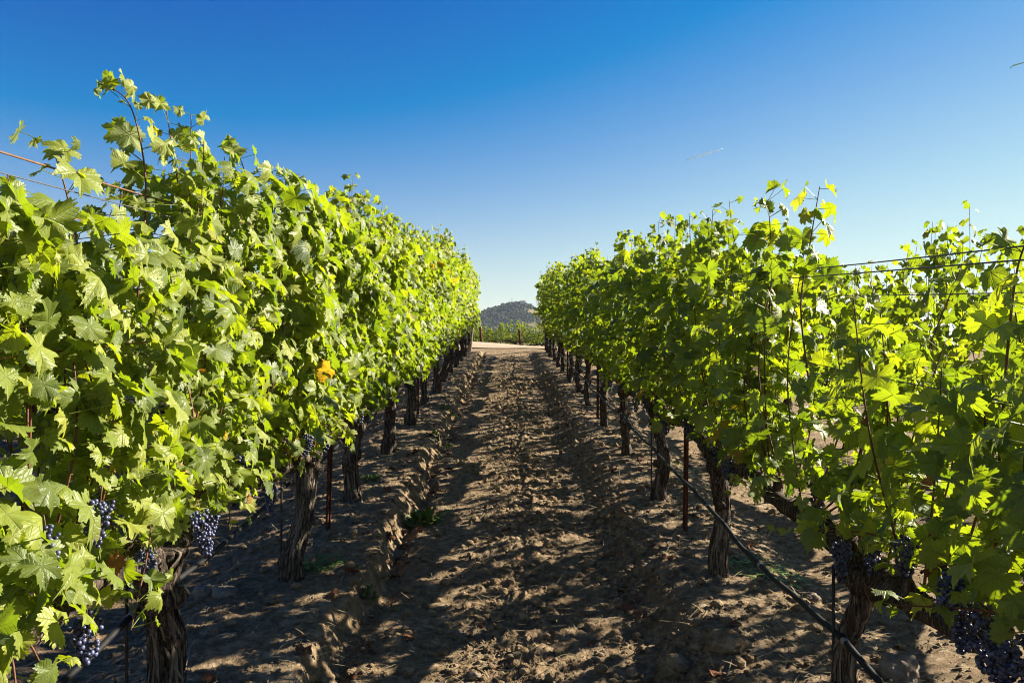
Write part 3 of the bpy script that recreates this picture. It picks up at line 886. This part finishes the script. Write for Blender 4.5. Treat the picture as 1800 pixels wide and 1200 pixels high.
def wire(x, h, y0, y1, label, m, r=.0017, sag=.02, dips=()):
    ys = np.linspace(y0, y1, 60)
    zz = base_h(np.full(60, x), ys) + h - sag * np.abs(np.sin(ys * math.pi / 5.5)) + .006 * noise2(ys * 2, ys * 0, 77)
    xx = x + .012 * noise2(ys * .7, ys * 0 + h, 78)
    b = MB().add(*tube_data(np.stack([xx, ys, zz], -1), r, 6))
    o = b.build("trellis_wire", m)
    tag(o, label, "wire", "trellis wires")
    return o
wire(-1.27, 1.985, -.8, 25.4, "rusty brown topmost trellis wire crossing the sky at upper left", M['rustwire'], .0030)
wire(-1.20, 1.915, -.8, 25.4, "thin grey trellis wire just under the rusty one, left row", M['wire'])
wire(-1.29, 1.86, -.8, 25.4, "lowest of the three thin trellis wires against the sky at upper left", M['rustwire'])
wire(-1.10, 1.49, -.8, 25.4, "brownish trellis wire running through the left row's sunlit leaves", M['rustwire'], .0024)
wire(1.24, 1.755, -.8, 25.4, "upper dark trellis wire against the pale sky at right", M['wire'], .0022, .03)
wire(1.19, 1.700, -.8, 25.4, "lower dark trellis wire against the pale sky at right", M['wire'], .0022, .01)
wire(1.28, 1.635, -.8, 25.4, "thin trellis wire just above the right row's leaf tops at right edge", M['wire'], .0016)
wire(1.15, 1.38, -.8, 25.4, "dark trellis wire running through the right row's backlit leaves", M['wire'], .0016)

def hose(x, h, y0, y1, label, seed):
    n = 240
    ys = np.linspace(y0, y1, n)
    zz = base_h(np.full(n, x), ys) + h + .018 * noise2(ys * 1.1, ys * 0, seed) - .03 * np.abs(np.sin((ys - 1) * math.pi / 1.83)) + .012 * noise2(ys * 4, ys * 0, seed + 2)
    xx = x + .02 * noise2(ys * .9, ys * 0, seed + 1)
    r = empty("drip_hose", (x, y0, float(zz[0]))); tag(r, label, "hose")
    MB().add(*tube_data(np.stack([xx, ys, zz], -1), .0115, 12)).build("tube", M['hose'], r)
    i = 0
    for yy in np.arange(y0 + .5, min(y1, 14), .92):
        c = np.array([np.interp(yy, ys, xx), yy, np.interp(yy, ys, zz)])
        MB().add(*tube_data([c + (0, -.012, 0), c + (0, .012, .0006)], .0135, 12)).build("clip_ring", M['ring'], r)
hose(-1.31, .50, -.5, 25.4, "black drip hose running behind the left row's trunks above the soil", 61)
hose(1.175, .42, -.5, 25.4, "black drip hose slung along the near side of the right row's trunks", 64)

# ------------------------------------------------------------------ loose things on the soil
def lump(seed, sub=2):
    rng = np.random.default_rng(seed); v, f = ico(sub)
    d = 1 + .30 * noise(v[:, 0] * 1.3 + seed, v[:, 1] * 1.3, v[:, 2] * 1.3, seed) + .16 * noise(v[:, 0] * 3.1, v[:, 1] * 3.1 + seed, v[:, 2] * 3.1, seed + 1) + .08 * noise(v[:, 0] * 7, v[:, 1] * 7 + seed, v[:, 2] * 7, seed + 2)
    return v * d[:, None] * rng.uniform(.75, 1.15, 3), f

def scatter_clods():
    rng = np.random.default_rng(8)
    T1 = [lump(s, 1 if s < 43 else 0) for s in range(40, 48)]; T2 = [lump(s, 2) for s in range(50, 56)]
    b = MB()
    N = 105000
    y = 1.9 * (9.5 ** rng.random(N))
    x = rng.uniform(-2.6, 2.6, N)
    dens = .25 + .75 * np.clip(np.exp(-((x - .1) / .35) ** 2) + np.exp(-((x - .8) / .2) ** 2) + .5 * np.exp(-((x + .8) / .12) ** 2), 0, 1)
    dens = dens * (0.5 + .5 * (noise2(x * 3, y * 3, 91) > -.1))
    k = rng.random(N) < dens
    x, y = x[k], y[k]
    z = ground_h(x, y)
    for a, c, h in zip(x, y, z):
        s = min(.024, .0028 * math.exp(rng.exponential(.54))) * (1 + .06 * c)
        big = s > .013 and c < 7
        v, f = (T2 if big else T1)[int(rng.integers(0, 6))]
        an = rng.uniform(0, 6.28); ca, sa = math.cos(an), math.sin(an)
        v = v @ np.array([[ca, sa, 0], [-sa, ca, 0], [0, 0, .8]]) * s
        b.add(v + (a, c, h + s * .25), [f])
    tag(b.build("soil_clods", M['soil'], smooth=False), "crumbled soil clods and gravel strewn along the tilled alley", "clods", kind="stuff")
scatter_clods()

def scatter_straw():
    rng = np.random.default_rng(18); b = MB()
    for k in range(6500):
        y = 2.0 * (7 ** rng.random()); x = rng.uniform(-2.4, 2.4); z = gz(x, y) + .011
        L = rng.uniform(.03, .13) * (1 + .04 * y); a = rng.uniform(0, 6.28) if rng.random() < .6 else rng.normal(0, .5); e = rng.normal(0.05, .18)
        d = np.array([math.cos(a) * math.cos(e), math.sin(a) * math.cos(e), math.sin(e)])
        wv = np.array([-math.sin(a), math.cos(a), 0]) * rng.uniform(.0009, .0021) * (1 + .06 * y)
        p0 = np.array([x, y, z]); p1 = p0 + d * L * .5 + (0, 0, rng.uniform(0, .006)); p2 = p0 + d * L
        V = [p0 - wv, p0 + wv, p1 - wv, p1 + wv, p2 - wv * .6, p2 + wv * .6]
        b.add(V, [np.array([[0, 1, 3, 2], [2, 3, 5, 4]])])
    tag(b.build("straw_litter", M['straw']), "thin pale straw scattered over the tilled soil", "straw", kind="stuff")
    rng = np.random.default_rng(19); b = MB()
    n = 240
    y = 2.0 * (7 ** rng.random(n)); x = np.where(rng.random(n) < .5, rng.normal(-.8, .15, n), np.where(rng.random(n) < .6, rng.normal(.85, .2, n), rng.uniform(-2.2, 2.2, n)))
    P = np.stack([x, y, ground_h(x, y) + .018], -1)
    Tt = rng.normal(0, 1, (n, 3)) * (1, 1, .35); Nn = rng.normal(0, .35, (n, 3)) + (0, 0, 1)
    add_leaves(b, P, Tt, Nn, rng.uniform(.018, .05, n), np.full(n, .97), 32, rng)
    tag(b.build("fallen_leaves", M['deadleaf']), "dry brown fallen vine leaves lying along the row edges", "fallen leaves", kind="stuff")
scatter_straw()

ROCKS = [(1190, 1160, .085, "large round soil clod at the bottom edge, left one of a touching pair", "soil_clod"), (1277, 1155, .085, "large rough soil clod at the bottom edge, right one of a touching pair", "soil_clod"),
         (1580, 1195, .10, "flat pale boulder at the foot of the front right trunk", "boulder"), (833, 1160, .026, "small pale angular stone lying in the middle of the alley", "stone"),
         (858, 1112, .030, "knobbly sunlit soil lump near the middle of the alley", "soil_clod"), (1048, 1128, .022, "small rounded stone on the alley right of centre", "stone"),
         (1100, 910, .075, "big soil clod at the right edge of the alley beside the bank", "soil_clod"), (1065, 905, .05, "smaller soil clod left of the big one at the alley's right edge", "soil_clod"),
         (450, 865, .05, "pale round stone behind the second trunk of the left row", "stone"), (360, 1035, .07, "broad dark stone in the washout right of the thick left trunk", "stone"), (395, 1050, .06, "dark stone in the left washout touching the drip hose's shadow", "stone"),
         (692, 913, .03, "smooth grey stone on the left bank beyond the rusty post", "stone"), (1000, 1185, .03, "small lump at the bottom edge left of the clod pair", "soil_clod"), (1425, 1050, .045, "reddish stone on the right bank left of the hose", "stone")]
for i, (px, py, s, lab, nm) in enumerate(ROCKS):
    y = 1.66 * 1400 / (py - 528); x = (px - 892) / 1400 * y
    v, f = lump(200 + i, 4)
    v = v * (1 + .07 * noise(v[:, 0] * 13, v[:, 1] * 13, v[:, 2] * 13, i) + .05 * noise(v[:, 0] * 27, v[:, 1] * 27, v[:, 2] * 27, i + 9))[:, None]
    z = gz(x, y)
    b = MB().add(v * (s, s, s * .75) + (x, y, z + s * .22), [f])
    tag(b.build(nm, M['stone'] if nm != "soil_clod" else M['soil'], loc=(x, y, z)), lab, "stone" if nm != "soil_clod" else "clod")

def weed(px, py, rad, n, L, label, seed, flat=False, name="weed"):
    rng = np.random.default_rng(seed)
    y = 1.66 * 1400 / (py - 528); x = (px - 892) / 1400 * y; z = gz(x, y)
    b = MB()
    for k in range(n):
        a = rng.uniform(0, 6.28); q = rad * math.sqrt(rng.random()); sx, sy = x + q * math.cos(a), y + q * math.sin(a)
        sz = gz(sx, sy); az = rng.uniform(0, 6.28); l = L * rng.uniform(.4, 1.2); el = rng.uniform(.2, 1.3) if not flat else rng.uniform(0, .6)
        d = np.array([math.cos(az), math.sin(az), 0]); wv = np.array([-math.sin(az), math.cos(az), 0]) * l * rng.uniform(.05, .16)
        t = np.array([0, .35, .7, 1.0]); ctr = np.array([sx, sy, sz])[None] + d[None] * (t * l * math.cos(el))[:, None] + np.array([0, 0, 1])[None] * (t * l * math.sin(el) - .35 * l * t * t)[:, None]
        wd = np.array([.4, 1, .8, .08])[:, None]
        V = np.concatenate([ctr - wv * wd, ctr + wv * wd]); kk = np.arange(3)
        b.add(V, [np.stack([kk, kk + 1, kk + 5, kk + 4], -1)])
    tag(b.build(name, M['weed'], loc=(x, y, z)), label, "weed")
weed(556, 1000, .15, 1100, .060, "low mossy green patch at the foot of the second left trunk", 1, True, "moss_patch")
weed(745, 893, .13, 90, .18, "leafy green weed sprouting from the gully at the left bank", 2)
weed(1345, 1008, .24, 380, .085, "low green weed patch on the soil beneath the right row's hose", 3, True, "weed_patch")
weed(648, 855, .10, 160, .06, "small grassy weed on the left bank beyond the rusty post", 4)
weed(790, 725, .16, 140, .10, "green weed tuft far along the left bank's gully", 5)
weed(775, 770, .14, 90, .11, "weed tuft in the gully between two others, left of the alley", 6)
weed(648, 1035, .05, 36, .08, "few grass blades growing in the dark gully below the moss", 7)
weed(1205, 815, .18, 200, .06, "thin green weeds behind the rusty post of the right row", 8, True)
weed(690, 1045, .05, 30, .05, "tiny grass seedlings at the alley's left edge", 9)

# ------------------------------------------------------------------ thin air towards the hill
m, t, o = mat("haze_air")
pv = t.nodes.new("ShaderNodeVolumePrincipled")
pv.inputs['Color'].default_value = (.72, .84, 1, 1); pv.inputs['Density'].default_value = .00007; pv.inputs['Anisotropy'].default_value = .0
t.links.new(pv.outputs[0], o.inputs['Volume'])
hz = prism(MB(), -2600, 2600, -100, 6100, -8, 95).build("haze", m, None, False)
tag(hz, "thin bluish air between the vines and the far hill", "haze", kind="stuff")
